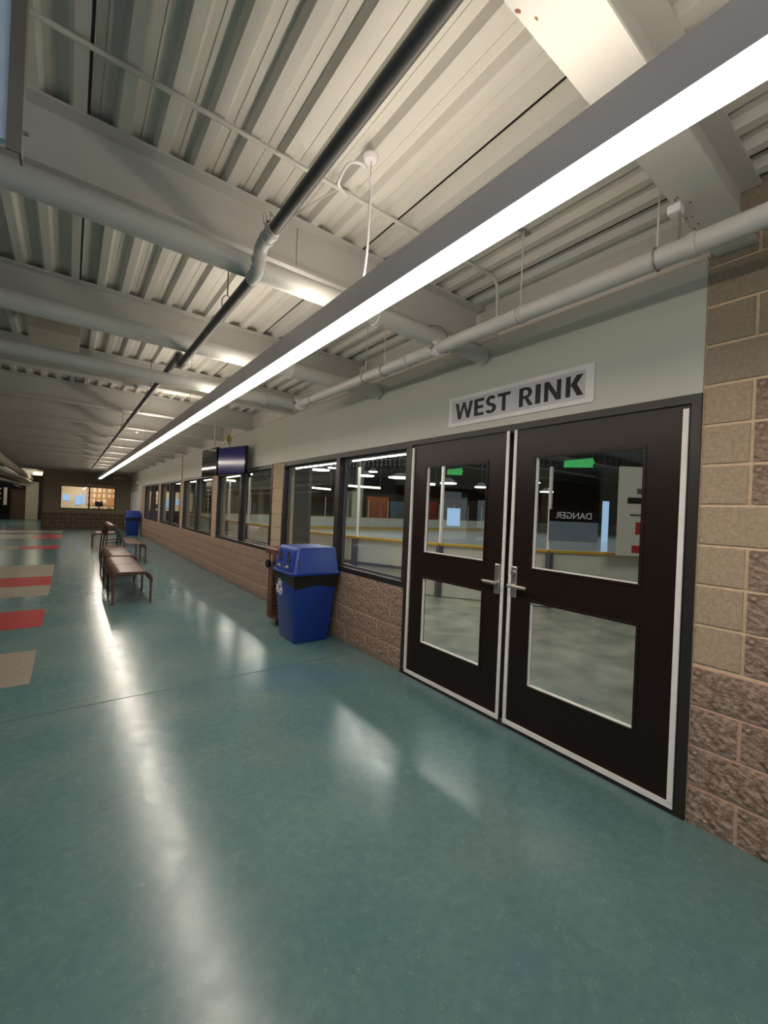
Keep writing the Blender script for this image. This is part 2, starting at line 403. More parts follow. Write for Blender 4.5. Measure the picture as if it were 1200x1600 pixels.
# near pier at the right edge of the photo
np_ = MB().box(2.562, 2.75, -4.05, .755, 0, 3.12).build('wall_right', 'mortar_tan')
tag(np_, 'tan and brown block pier beside the double door', kind='structure')
MB().box(2.5605, 2.60, -4.05, .753, 0, .79).build('mortar_bed', 'mortar_pink', np_)
nfull = [rough_face('rough_block', BL-J-.002, .2-J-.002, .022, 16, 8, .010, 'split', 50+s) for s in range(4)]
nhalf = [rough_face('rough_block', BL/2-J, .2-J-.002, .022, 8, 8, .010, 'split', 70+s) for s in range(3)]
def smooth_block(y0, y1, z, m_='smooth', proud=0):
    return MB().box(2.553-proud, 2.60, y0+J/2, y1-J/2, z-.1+J/2, z+.1-J/2).build('block', m_, np_, bevel=.003)
for c in range(16):
    z = .1+.2*c-(.01 if c < 4 else 0); y = .755
    if c > 14: 
        smooth_block(.155, .755, z-.04 if z > 3.05 else z, 'smooth_dark'); continue
    if c < 4:
        if c % 2 == 0: inst('block', nhalf[c % 3], (2.575, y-.1, z), np_); y -= .2
        while y > -3.9:
            inst('block', random.choice(nfull), (2.575, y-.2, z), np_); y -= .4
    elif c < 11:
        if c == 7:                                  # full smooth course
            smooth_block(y-.4, y, z); y -= .4
        else:
            smooth_block(y-.2, y, z); y -= .2
        while y > -3.9:
            inst('block', random.choice(nfull), (2.575, y-.2, z), np_); y -= .4
    else:
        if c % 2 == 0: smooth_block(y-.2, y, z, 'smooth_dark'); y -= .2
        while y > -3.9:
            smooth_block(y-.4, y, z, 'smooth_dark'); y -= .4
# soffit panel above doors and windows
so = MB().box(2.55, 2.78, .755, YF, 2.172, 2.85).build('wall_upper', 'soffit')
tag(so, 'smooth grey painted wall band above the doors and windows', kind='structure')
MB().box(2.545, 2.60, .757, YF, 2.85, 2.862).build('ledge_trim', 'ledge', so)
MB().box(2.585, 2.78, .757, YF, 2.862, 3.12).build('upper_band', 'deck', so)

# ------------------------------------------------------------------ windows
def window(n, y0, y1, z0=.785, z1=2.172, mull=None):
    label = 'dark framed rink window, %s from the double door' % ordn[n-1]
    wn = thing('window_%d' % n, label, None, (2.6, (y0+y1)/2, z0), kind='structure')
    t = .05; X0, X1 = 2.553, 2.67
    f = MB(); f.box(X0, X1, y0, y1, z0, z0+.055); f.box(X0, X1, y0, y1, z1-.06, z1); f.box(X0, X1, y0, y0+t, z0+.055, z1-.06); f.box(X0, X1, y1-t, y1, z0+.055, z1-.06)
    f.build('window_frame', 'bronze', wn, bevel=.002)
    ym = mull or (y0+y1)/2
    MB().box(X0+.004, X1, ym-.045, ym+.045, z0+.055, z1-.06).build('mullion', 'bronze', wn)
    for a, b in ((y0+t, ym-.045), (ym+.045, y1-t)):
        s_ = MB(); q = .022
        s_.box(2.625, 2.66, a, b, z0+.055, z0+.055+q); s_.box(2.625, 2.66, a, b, z1-.06-q, z1-.06); s_.box(2.625, 2.66, a, a+q, z0+.055+q, z1-.06-q); s_.box(2.625, 2.66, b-q, b, z0+.055+q, z1-.06-q)
        s_.build('sash', 'dgrey', wn)
        MB().box(2.640, 2.646, a+q, b-q, z0+.055+q, z1-.06-q).build('pane', 'glass', wn)
    MB().box(2.67, 2.80, y0, y1, z0-.01, z0+.02).build('inner_sill', 'alu', wn)
    return wn
window(1, 3.045, 5.97, mull=4.37)
window(2, 6.39, 9.46); window(3, 9.87, 12.84); window(4, 13.24, 16.50); window(5, 16.92, 20.30)

# ------------------------------------------------------------------ double door
df = thing('door_frame', 'dark bronze frame around the double door to the west rink', 'door frame', (2.6, 1.9, 0), kind='structure')
f = MB(); f.box(2.545, 2.70, .755, .80, 0, 2.17); f.build('jamb', 'bronze', df)
MB().box(2.545, 2.70, 3.00, 3.045, 0, 2.17).build('jamb', 'bronze', df)
MB().box(2.545, 2.70, .80, 3.00, 2.125, 2.17).build('head', 'bronze', df)
MB().box(2.54, 2.70, .755, 3.045, 0, .012).build('threshold', 'bronze', df)
def door(n, y0, y1, label, lever_dir, hy):
    d = thing('door_%d' % n, label, None, (2.55, (y0+y1)/2, 0), kind='structure')
    zb, zt = .022, 2.118; X0, X1 = 2.556, 2.600
    a, b = {1: (2.12, 2.795), 2: (1.02, 1.695)}[n]
    Z = [(.345, .92), (1.155, 1.915)]
    f = MB(); f.box(X0, X1, y0, a, zb, zt); f.box(X0, X1, b, y1, zb, zt)
    f.box(X0, X1, a, b, zb, Z[0][0]); f.box(X0, X1, a, b, Z[0][1], Z[1][0]); f.box(X0, X1, a, b, Z[1][1], zt)
    f.build('door_leaf', 'door', d)
    for z0, z1 in Z:
        g = MB(); q = .016
        g.box(X0-.006, X0, a-q, b+q, z0-q, z0); g.box(X0-.006, X0, a-q, b+q, z1, z1+q); g.box(X0-.006, X0, a-q, a, z0, z1); g.box(X0-.006, X0, b, b+q, z0, z1)
        g.build('glazing_bead', 'door', d, bevel=.002)
        g = MB(); q = .006
        g.box(X0+.004, X0+.03, a, b, z0, z0+q); g.box(X0+.004, X0+.03, b-q, b, z0+q, z1)
        g.build('glazing_strip', 'alu', d)
        MB().box(2.574, 2.580, a, b-q, z0+q, z1).build('pane', 'glass', d)
    MB().box(2.545, 2.556, y0, y1, .022, .052).build('bottom_strip', 'alu', d)
    # meeting edge strip with screws, hinge edge strip
    ms = {1: (1.918, 1.940), 2: (1.852, 1.874)}[n]; hs = {1: (2.966, 2.990), 2: (.808, .834)}[n]
    st = MB().box(2.546, 2.556, ms[0], ms[1], .052, 2.125).build('meeting_strip', 'alu', d)
    sw = MB()
    for k in range(14):
        z = .14+.148*k
        sw.tube([(2.5452, (ms[0]+ms[1])/2, z), (2.548, (ms[0]+ms[1])/2, z)], .003, 6)
    sw.build('screw', 'dgrey', st)['kind'] = 'stuff'
    MB().box(2.541, 2.556, hs[0], hs[1], .052, 2.10).build('hinge_strip', 'alu', d)
    # lever set
    h = MB().box(2.540, 2.556, hy-.024, hy+.024, .93, 1.15).build('escutcheon', 'nickel', d, bevel=.006)
    lv = MB(); zc = 1.015
    lv.tube([(2.540, hy-.004*lever_dir, zc), (2.498, hy-.004*lever_dir, zc)], .011, 12)
    lv.build('spindle', 'nickel', h)
    y_ = hy-.004*lever_dir
    pts = [(2.500, y_-.012*lever_dir, zc), (2.495, y_+.03*lever_dir, zc+.002), (2.500, y_+.085*lever_dir, zc+.001), (2.520, y_+.118*lever_dir, zc-.001)]
    MB().tube(pts, [.014, .013, .013, .012], 12).build('lever', 'nickel', h)
    if n == 2:
        k = MB().tube([(2.541, hy, 1.105), (2.522, hy, 1.105)], .016, 16).build('key_cylinder', 'nickel', h)
    return d
door(1, 1.918, 2.990, 'dark brown door leaf on the window side, lever without keyhole', 1, 1.972)
door(2, .808, 1.874, 'dark brown door leaf beside the block pier, lever with key cylinder', -1, 1.826)
def tape(y0, y1, z0, z1, torn, label):
    pts = [(y1, z0+.012), (y1, z1-.004), (y0+.012, z1), (y0+.006, z1-.018), (y0, z0+.026), (y0+.012, z0+.016), (y0+.01, z0)]
    o = MB().prism(pts, 'x', 2.5715, 2.574).build('green_tape', 'tape'); tag(o, label, 'tape', 'strips of green tape on the door glass')
tape(2.38, 2.56, 1.825, 1.885, 0, 'green tape strip on the glass of the door nearer the windows')
tape(1.30, 1.50, 1.825, 1.885, 1, 'green tape strip with torn end on the glass of the keyed door')

# ------------------------------------------------------------------ sign
sg = thing('wall_sign', 'white framed rectangular sign reading WEST RINK above the double door', 'sign', (2.55, 1.92, 2.35))
MB().box(2.538, 2.549, 1.308, 2.533, 2.226, 2.468).build('sign_board', 'white', sg)
MB().box(2.5365, 2.5385, 1.362, 2.497, 2.258, 2.438).build('sign_face', 'signgrey', sg)
# bold letters in letter space: u 0..1 left to right, v 0..1 bottom to top
def bowl(cx, cy, rx, ry, a0, a1, t, ty=None, n=10):
    ty = ty or t
    o = [(cx+rx*math.cos(a0+(a1-a0)*k/n), cy+ry*math.sin(a0+(a1-a0)*k/n)) for k in range(n+1)]
    i = [(cx+(rx-t)*math.cos(a0+(a1-a0)*k/n), cy+(ry-ty)*math.sin(a0+(a1-a0)*k/n)) for k in range(n, -1, -1)]
    return o+i
LET = {
 'W': [[(0, 1), (.17, 1), (.33, 0), (.18, 0)], [(.18, 0), (.33, 0), (.56, 1), (.44, 1)], [(.44, 1), (.56, 1), (.82, 0), (.67, 0)], [(.67, 0), (.82, 0), (1, 1), (.83, 1)]],
 'E': [[(0, 0), (.36, 0), (.36, 1), (0, 1)], [(.3, 0), (1, 0), (1, .17), (.3, .17)], [(.3, .42), (.94, .42), (.94, .59), (.3, .59)], [(.3, .83), (1, .83), (1, 1), (.3, 1)]],
 'S': [bowl(.50, .715, .46, .295, PI*.16, PI*1.45, .32, .165, 14), bowl(.46, .285, .52, .295, PI*.52, -PI*.86, .34, .165, 14)],
 'T': [[(0, .83), (1, .83), (1, 1), (0, 1)], [(.36, 0), (.64, 0), (.64, .84), (.36, .84)]],
 'R': [[(0, 0), (.28, 0), (.28, 1), (0, 1)], bowl(.46, .70, .44, .30, -PI/2, PI/2, .26, .15), [(.25, .85), (.47, .85), (.47, 1), (.25, 1)], [(.25, .40), (.47, .40), (.47, .55), (.25, .55)], [(.38, .44), (.62, .44), (1, 0), (.68, 0)]],
 'I': [[(0, 0), (1, 0), (1, 1), (0, 1)]],
 'N': [[(0, 0), (.25, 0), (.25, 1), (0, 1)], [(.75, 0), (1, 0), (1, 1), (.75, 1)], [(0, 1), (.28, 1), (1, 0), (.72, 0)]],
 'K': [[(0, 0), (.27, 0), (.27, 1), (0, 1)], [(.24, .50), (.60, 1), (.97, 1), (.52, .42)], [(.30, .56), (.57, .66), (1, 0), (.66, 0)]]}
for ch, ya, yb in (('W', 2.457, 2.272), ('E', 2.255, 2.160), ('S', 2.142, 2.040), ('T', 2.030, 1.917), ('R', 1.841, 1.727), ('I', 1.710, 1.672), ('N', 1.644, 1.522), ('K', 1.490, 1.372)):
    mb = MB()
    for j, poly in enumerate(LET[ch]):
        mb.prism([(ya+(yb-ya)*u, 2.281+.132*v) for u, v in poly], 'x', 2.5345-.00005*j, 2.5366)
    mb.build('letter', 'black', sg)
for y in (1.39, 1.985): MB().tube([(2.5368, y, 2.36), (2.5345, y, 2.36)], .005, 8).build('screw', 'steel', sg)

# ------------------------------------------------------------------ linear light fixture
lf = thing('linear_light', 'long grey suspended linear light glowing along the whole corridor', 'light', (1.065, 10, 2.42))
LY0, LY1 = -2.4, 22.6
MB().prism([(1.018, 2.424), (1.024, 2.424), (1.024, 2.53), (1.106, 2.53), (1.106, 2.424), (1.112, 2.424), (1.112, 2.545), (1.018, 2.545)], 'y', LY0, LY1).build('housing', 'housing', lf)
dm = MB(); um = MB(); n_ = 60
for k in range(n_):
    a = LY0+.003+(LY1-LY0-.006)*k/n_; b = LY0+.003+(LY1-LY0-.006)*(k+1)/n_
    dm.quad((1.024, a, 2.410), (1.106, a, 2.410), (1.106, b, 2.410), (1.024, b, 2.410))
    dm.quad((1.106, a, 2.410), (1.106, a, 2.424), (1.106, b, 2.424), (1.106, b, 2.410))
    dm.quad((1.024, a, 2.424), (1.024, a, 2.410), (1.024, b, 2.410), (1.024, b, 2.424))
    um.quad((1.030, a, 2.5465), (1.030, b, 2.5465), (1.100, b, 2.5465), (1.100, a, 2.5465))
o = dm.build('diffuser', 'lampd', lf); o2 = um.build('uplight_lens', 'lampu', lf)
MB().box(1.018, 1.112, LY1, LY1+.006, 2.424, 2.545).build('end_cap', 'housing', lf)
MB().box(1.018, 1.112, LY0-.006, LY0, 2.424, 2.545).build('end_cap', 'housing', lf)
for k, y in enumerate((1.62, 5.2, 8.8, 12.4, 16.0, 19.6, 22.3)):
    MB().tube([(1.065 if k else 1.05, y, 2.55), (1.065 if k else 1.055, y, 3.11)], .0025 if k else .002, 6).build('suspension_cable', 'steel', lf)
    MB().tube([(1.05, y, 3.119), (1.05, y, 3.112), (1.05, y, 3.100)], [.037, .037, .026], 20).build('canopy', 'white', lf)
def spline(pts, n=6):
    P = [Vector(p) for p in pts]; P = [P[0]*2-P[1]] + P + [P[-1]*2-P[-2]]; out = []
    for i in range(1, len(P)-2):
        for k in range(n):
            t = k/n; a, b, c, d = P[i-1:i+3]
            out.append(.5*((2*b)+(c-a)*t+(2*a-5*b+4*c-d)*t*t+(3*b-a-3*c+d)*t**3))
    out.append(P[-2]); return out
MB().tube(spline([(1.037, 1.62, 2.543), (1.048, 1.62, 2.634), (1.051, 1.615, 2.723), (1.05, 1.61, 2.869), (1.052, 1.61, 2.97), (1.022, 1.61, 3.045), (.974, 1.62, 3.052), (.928, 1.62, 3.015), (.905, 1.63, 2.956), (.913, 1.66, 2.95), (.954, 1.72, 2.99), (1.02, 1.80, 3.05), (1.07, 1.845, 3.08)]), .006, 8).build('power_cord', 'white', lf)
for y, xx in ((1.97, .99), (3.55, .99), (5.3, .99)):
    pass

# ------------------------------------------------------------------ pipes
def pipe(name, label, pts, r, mt='pipe', couplings=(), group='overhead pipes', caps=(), n=20):
    p = Vector(pts[0]); t = thing(name, label, 'pipe', tuple(p), group)
    MB().tube(pts, r, n).build('pipe_run', mt, t)
    for a, b in couplings: MB().tube([a, b], r*1.13, n).build('coupling', mt, t)
    return t
X1P = 2.545
p1 = pipe('overhead_pipe', 'fat grey pipe crossing the ceiling nearest the camera', [(-4.5, 2.19, 2.735), (X1P-.02, 2.19, 2.735)], .057, couplings=[((1.50, 2.19, 2.735), (1.535, 2.19, 2.735)), ((X1P-.03, 2.19, 2.735), (X1P-.012, 2.19, 2.735))])
p2 = pipe('overhead_pipe', 'grey pipe crossing the ceiling second from the camera', [(-4.5, 3.57, 2.735), (X1P-.02, 3.57, 2.735)], .064, couplings=[((1.55, 3.57, 2.735), (1.59, 3.57, 2.735)), ((X1P-.03, 3.57, 2.735), (X1P-.012, 3.57, 2.735))])
p3 = pipe('overhead_pipe', 'grey pipe crossing the ceiling third, ending at the wall pipe tee', [(-4.5, 4.38, 2.65), (2.0, 4.38, 2.65)], .056, couplings=[((1.62, 4.38, 2.65), (1.70, 4.38, 2.65))])
# wall pipe running beside the wall
wp = pipe('wall_pipe', 'grey pipe running lengthwise high beside the right wall', [(2.0, -3.9, 2.64), (2.0, 4.38, 2.64)], .043,
          couplings=[((2.0, .63, 2.64), (2.0, .66, 2.64)), ((2.0, 2.44, 2.64), (2.0, 2.47, 2.64)), ((2.0, 1.45, 2.64), (2.0, 1.47, 2.64))])
def clamp(y, x=2.0, z=2.64, r=.05, xx=0):
    c = MB(); c.tube([(x, y-.028, z), (x, y+.028, z)], r*1.08, 20); o = c.build('tee_clamp', 'white', wp)
    MB().box(x-r-.028, x-r, y-.02, y+.02, z-.014, z+.014).build('clamp_lug', 'steel', wp, bevel=.003)
    MB().box(x+r, x+r+.028, y-.02, y+.02, z-.014, z+.014).build('clamp_lug', 'steel', wp, bevel=.003)
    MB().tube([(x-r-.014, y, z-.035), (x-r-.014, y, z+.035)], .005, 6).build('clamp_bolt', 'steel', wp)
clamp(2.13); clamp(4.28, r=.058)
MB().tube([(2.0, 2.18, 2.665), (2.0, 2.18, 2.70)], .04, 16).build('tee_neck', 'pipe', wp)
for y in (.78, 1.47, 3.02, 2.75, 4.0):
    MB().tube([(2.0, y, 2.68), (2.0, y, 3.14)], .004, 6).build('hanger_rod', 'conduit', wp)
    MB().tube([(2.0+.047*math.cos(a), y, 2.64+.047*math.sin(a)) for a in [PI/2+2*PI*k/20 for k in range(21)]], .004, 6).build('hanger_strap', 'steel', wp)
MB().box(1.95, 2.05, 1.455, 1.485, 3.112, 3.118).build('hanger_plate', 'steel', wp)
MB().tube([(2.0, .70, 2.69), (2.0, .70, 2.80)], .006, 6).build('beam_clamp_rod', 'steel', wp)
MB().box(1.975, 2.025, .69, .74, 2.80, 2.835).build('beam_clamp', 'white', wp, bevel=.004)
# dark sprinkler main
DP = .026
dp = thing('sprinkler_pipe', 'dark grey sprinkler pipe running lengthwise, stepping down past the cross pipes', 'pipe', (.70, 2, 2.74), 'overhead pipes')
MB().tube([(.706, -3.9, 2.765), (.706, 2.02, 2.765)], DP, 16).build('pipe_run', 'dark_pipe', dp)
MB().tube(spline([(.706, 1.97, 2.765), (.706, 2.02, 2.76), (.706, 2.045, 2.735), (.704, 2.05, 2.69), (.702, 2.06, 2.655), (.70, 2.10, 2.645), (.70, 2.14, 2.645)], 4), .031, 14).build('elbow', 'pipe', dp)
MB().tube([(.706, 1.86, 2.765), (.706, 1.99, 2.765)], .031, 16).build('coupling', 'pipe', dp)
MB().tube([(.70, 2.10, 2.645), (.70, 3.82, 2.645)], DP, 16).build('pipe_run', 'dark_pipe', dp)
MB().tube(spline([(.70, 3.78, 2.645), (.70, 3.84, 2.65), (.70, 3.86, 2.68), (.70, 3.87, 2.72), (.70, 3.90, 2.74), (.70, 3.94, 2.74)], 4), .031, 14).build('elbow', 'dark_pipe', dp)
MB().tube([(.70, 3.9, 2.74), (.70, 24, 2.74)], DP, 14).build('pipe_run', 'dark_pipe', dp)
for y in (4.9, 7.6, 10.5, 14, 18): MB().tube([(.70, y, 2.74), (.70, y+.07, 2.74)], .031, 14).build('coupling', 'dark_pipe', dp)
for y, z in ((2.55, 2.66), (5.5, 2.76), (8.6, 2.76), (12, 2.76), (16, 2.76)):
    MB().tube([(.70, y, z+.06), (.70, y, 3.13)], .004, 6).build('hanger_rod', 'wire', dp)
    MB().tube([(.70+.030*math.cos(a), y, z+.012+.05*math.sin(a)) for a in [2*PI*k/16 for k in range(17)]], .003, 6).build('hanger_loop', 'wire', dp)
for ya in (1.885, 1.945): MB().tube([(.706, ya, 2.765), (.706, ya+.018, 2.765)], .036, 16).build('grooved_ring', 'pipe', dp)
for za in (2.71, 2.672): MB().tube([(.704, 2.05+(.01 if za < 2.7 else 0), za), (.704, 2.05+(.01 if za < 2.7 else 0), za-.012)], .036, 16).build('grooved_ring', 'pipe', dp)
# small wire cage sprinkler head on the dark pipe
sh = thing('sprinkler', 'caged sprinkler head above the elbow of the dark pipe', 'sprinkler', (.70, 1.93, 2.80))
MB().tube([(.70, 1.93, 2.80), (.70, 1.93, 2.83)], .009, 8).build('nozzle', 'wire', sh)
for k in range(4):
    a = k*PI/4
    MB().tube([(.70+.026*math.cos(t)*math.cos(a), 1.93+.026*math.cos(t)*math.sin(a), 2.84+.034*math.sin(t)) for t in [PI*2*q/14 for q in range(15)]], .0014, 5).build('cage_wire', 'steel', sh)
sh2 = thing('sprinkler', 'small sprinkler head on the beam bottom past the dark pipe jog', 'sprinkler', (1.0, 7.3, 2.8))
MB().tube([(.98, 9.2, 2.837), (.98, 9.2, 2.79)], .012, 8).build('nozzle', 'white', sh2); MB().tube([(.98, 9.2, 2.795), (.98, 9.2, 2.785)], .03, 12).build('deflector', 'white', sh2)
# conduit
cd = thing('electrical_conduit', 'thin cream conduit crossing under the deck and bending down at the wall', 'conduit', (1, 1.86, 3.1))
MB().tube([(-4.4, 1.862, 3.105), (2.18, 1.862, 3.105), (2.23, 1.862, 3.098), (2.262, 1.862, 3.07), (2.275, 1.862, 3.02), (2.28, 1.862, 2.70)], .0105, 10).build('conduit_run', 'conduit', cd)
for x in (.86, 2.2): MB().tube([(x, 1.862, 3.105), (x+.04, 1.862, 3.105)], .014, 10).build('coupling', 'conduit', cd)
MB().tube(spline([(1.02, 1.87, 3.10), (.99, 1.93, 3.09), (.95, 2.05, 3.08), (.93, 2.20, 3.10)]), .005, 6).build('branch_cable', 'conduit', cd)
# looped wires over the wall pipe
wl = thing('loose_wire', 'loop of brown wire draped over the wall pipe at the clamp', 'wire', (2.0, 2.1, 2.7))
MB().tube(spline([(1.93, 2.26, 2.80), (1.97, 2.2, 2.81), (2.02, 2.14, 2.80), (2.05, 2.10, 2.74), (2.04, 2.09, 2.69)]), .003, 6).build('wire_strand', 'wire', wl)
MB().tube([(2.05, 2.07, 2.686), (2.055, -3.9, 2.686)], .004, 6).build('wire_strand', 'wire', wl)

# box duct between beams, far left bulkhead ducts
bx = MB().box(-.34, .03, 4.66, 5.16, 2.93, 3.115).build('duct_box', 'ledge', bevel=.004); tag(bx, 'small tan box tucked between two ceiling beams', 'box')
du = thing('ceiling_duct', 'bundle of tan pipes and ducts low under the dim ceiling far left', 'duct', (-1.8, 20, 2.4))
MB().tube([(-1.55, 11, 2.58), (-1.95, 34, 2.58)], .13, 16).build('round_duct', 'ledge', du)
MB().box(-2.15, -1.85, 13, 34, 2.28, 2.44).build('square_duct', 'ledge', du, bevel=.005)
MB().tube([(-1.75, 13, 2.36), (-1.80, 34, 2.34)], .06, 12).build('round_pipe', 'paint', du)
MB().tube([(-2.2, 14, 2.12), (-2.0, 34, 2.14)], .05, 12).build('round_pipe', 'paint', du)

# hanging board at the top left of the photo
hb = thing('hanging_board', 'pale blue hanging board in a dull metal frame at the upper left', 'board', (-.4, 1.0, 2.6))
HX1, HY = -.088, 1.0
MB().box(HX1-.9, HX1-.021, HY+.004, HY+.02, 2.122, 3.0).build('board_face', 'boardface', hb)
MB().prism([(HX1-.021, HY-.006), (HX1, HY-.006), (HX1, HY+.03), (HX1-.004, HY+.03), (HX1-.004, HY-.002), (HX1-.021, HY-.002)], 'z', 2.103, 3.02).build('frame_side', 'boardframe', hb)
MB().box(HX1-.93, HX1-.9, HY-.006, HY+.03, 2.103, 3.02).build('frame_side', 'boardframe', hb)
MB().box(HX1-.9, HX1-.03, HY-.006, HY+.03, 3.0, 3.02).build('frame_top', 'boardframe', hb)
MB().tube([(HX1, HY+.01, 2.152), (HX1+.008, HY+.01, 2.152)], .004, 8).build('screw', 'steel', hb)
for x in (-.25, -.85): MB().tube([(x, HY+.012, 3.02), (x, HY+.012, 3.13)], .003, 6).build('hanger_wire', 'steel', hb)

# ------------------------------------------------------------------ televisions
def tv(A, B, z0, z1, label, screen, tilt=0):
    A = Vector(A); B = Vector(B); d = (B-A); L = d.length; d.normalize(); nrm = Vector((d.y, -d.x, 0))
    if nrm.x > 0: nrm = -nrm
    t = thing('television', label, 'television', ((A+B)/2).to_3d()[:2] + (z0,), 'screens hung from the ceiling')
    def bx_(u0, u1, w0, w1, a, b):
        mb = MB(); vs = []
        for u in (u0, u1):
            for w_ in (w0, w1):
                for z in (a, b): vs.append(mb.bm.verts.new((*(A+d*u+nrm*w_), z)))
        for f in ((0, 1, 3, 2), (4, 6, 7, 5), (0, 4, 5, 1), (2, 3, 7, 6), (0, 2, 6, 4), (1, 5, 7, 3)): mb.bm.faces.new([vs[i] for i in f])
        return mb
    A = A.to_2d() if len(A) == 3 else A; nrm = nrm.to_2d(); d = d.to_2d()
    bx_(0, L, -.06, 0, z0, z1).build('casing', 'tvblack', t, bevel=.004)
    bx_(.018, L-.018, -.002, .003, z0+.018, z1-.018).build('screen', screen, t)
    return t
tv1 = tv((2.17, 8.06, 0), (2.386, 7.21, 0), 2.045, 2.53, 'hanging television with dark blue screen facing the camera side', 'screenblue')
tv2 = tv((2.10, 8.93, 0), (2.15, 8.09, 0), 2.03, 2.56, 'hanging television with black screen mirroring strip lights', 'screen')
MB().tube([(2.27, 7.75, 2.5), (2.27, 7.75, 2.8), (2.27, 7.75, 3.1)], .018, 8).build('hanger_pole', 'paint', tv1)
MB().tube([(2.20, 8.45, 2.5), (2.20, 8.45, 3.1)], .014, 8).build('hanger_pole', 'paint', tv2)
ys = thing('yellow_strap', 'yellow strap bundle on the television hanger below the beam', 'strap', (2.3, 7.8, 2.6))
for k in range(4):
    MB().tube(spline([(2.22+.01*k, 7.62+.03*k, 2.58), (2.19+.01*k, 7.62+.02*k, 2.65+.01*k), (2.22, 7.63, 2.73), (2.25, 7.6+.02*k, 2.65), (2.22, 7.62, 2.58)]), .012, 6).build('strap_loop', 'yellowcloth', ys)

# ------------------------------------------------------------------ recycling bins
def recycling_arrows(parent, x, yc, zc, R_):
    # three folded chasing arrows drawn as raised white outlines
    for k in range(3):
        a = k*2*PI/3
        def rot(p): return (yc - (p[0]*math.cos(a)-p[1]*math.sin(a))*R_, zc + (p[0]*math.sin(a)+p[1]*math.cos(a))*R_*1.15)
        pts = [(-.42, .52), (-.22, .95), (.22, .95), (.42, .60), (.60, .70), (.40, .18), (-.02, .30), (.16, .42), (.02, .66), (-.10, .42)]
        P3 = [rot(p) for p in pts]
        mb = MB(); n = len(P3)
        for i in range(n):
            p, q = Vector(P3[i]), Vector(P3[(i+1) % n]); t = (q-p).normalized(); nn = Vector((-t.y, t.x))*R_*.07
            p = p-t*R_*.03; q = q+t*R_*.03
            mb.prism([tuple(p+nn), tuple(q+nn), tuple(q-nn), tuple(p-nn)], 'x', x-.002, x+.0015)
        mb.build('recycling_arrow', 'white', parent)
def recycle_bin(loc, label):
    t = thing('recycling_bin', label, 'bin', loc, 'blue recycling bins')
    cx, cy = loc[0], loc[1]
    bd = MB().loft([(.0, cx, cy, .205, .205, .03), (.02, cx, cy, .215, .215, .035), (.70, cx, cy, .272, .272, .04), (.76, cx, cy, .277, .277, .04)]); b = bd.build('bin_body', 'blue', t, smooth=True)
    # liner turned down over the rim with a sagging hem
    mb = MB(); rings = []; seg = 40
    def per(u, h):
        u = u % 4; s_ = int(u); f = u-s_; c = [(-1, -1), (1, -1), (1, 1), (-1, 1)]; a = c[s_]; b_ = c[(s_+1) % 4]
        return (cx+h*(a[0]+(b_[0]-a[0])*f), cy+h*(a[1]+(b_[1]-a[1])*f))
    top = []; low = []
    for k in range(seg):
        u = 4*k/seg; f = u-int(u); drop = .075+.04*abs(math.cos(PI*f))**1.2 + (.02 if int(u) in (0,) else 0)
        p = per(u, .2785); top.append(mb.bm.verts.new((*p, .765))); z = .745-drop
        p = per(u, .2785-.0055-.080*(.745-z)+.004); low.append(mb.bm.verts.new((*p, z)))
    for k in range(seg): mb.bm.faces.new((low[k], low[(k+1) % seg], top[(k+1) % seg], top[k]))
    mb.build('bin_liner', 'bag', t)
    rm = MB().loft([(.758, cx, cy, .285, .285, .04), (.764, cx, cy, .297, .297, .045), (.782, cx, cy, .299, .299, .045), (.792, cx, cy, .287, .287, .04)]).build('lid_rim', 'blue', t, smooth=True)
    ld = MB().loft([(.792, cx, cy, .284, .284, .03), (.80, cx, cy, .280, .280, .03), (1.045, cx+.012, cy, .238, .252, .025), (1.062, cx+.012, cy, .226, .240, .025)]).build('lid', 'blue', t, smooth=True)
    # front panel (towards the corridor) that leans back with the lid, with two dark discs painting the shade of the holes
    def fr(y, z, out=0):
        k = (z-.80)/.245; return (cx-.280+.054*k-out, y, z)
    fp = MB()
    P = [fr(cy-.225, .80, .012), fr(cy+.225, .80, .012), fr(cy+.212, 1.035, .012), fr(cy-.212, 1.035, .012)]
    Q = [fr(cy-.225, .80, -.01), fr(cy+.225, .80, -.01), fr(cy+.212, 1.035, -.01), fr(cy-.212, 1.035, -.01)]
    v = [fp.bm.verts.new(p) for p in P+Q]
    for f in ((0, 1, 2, 3), (7, 6, 5, 4), (0, 4, 5, 1), (1, 5, 6, 2), (2, 6, 7, 3), (3, 7, 4, 0)): fp.bm.faces.new([v[i] for i in f])
    fpo = fp.build('front_panel', 'blue', t, bevel=.004)
    for y in (cy-.095, cy+.115):
        ring = [Vector(fr(y+.062*math.cos(a), .945+.062*math.sin(a), .013)) for a in [2*PI*k/28 for k in range(29)]]
        MB().tube(ring, .006, 6, caps=False).build('hole_ring', 'blue', fpo)
        mb = MB(); mb.bm.faces.new([mb.bm.verts.new(fr(y+.060*math.cos(a), .945+.060*math.sin(a), .0135)) for a in [2*PI*k/28 for k in range(28)]])
        mb.build('hole', 'blue_dark', fpo)
        lb = MB(); z0, z1 = .826, .862
        lb.quad(fr(y-.075, z0, .0140), fr(y+.075, z0, .0140), fr(y+.075, z1, .0140), fr(y-.075, z1, .0140)); lo = lb.build('hole_label', 'black', fpo)
        wt = MB()
        for r_i, (w_, zz) in enumerate(((.030, .853), (.055, .838))):
            k = -w_
            rg = random.Random(r_i+int(y*100))
            while k < w_:
                q = rg.uniform(.006, .012); wt.quad(fr(y+k, zz-.005, .0150), fr(y+k+q, zz-.005, .0150), fr(y+k+q, zz+.004, .0150), fr(y+k, zz+.004, .0150)); k += q+.003
        wt.build('label_print', 'white', fpo)['kind'] = 'stuff'
    recycling_arrows(b, cx-.270, cy+.115, .585, .088)
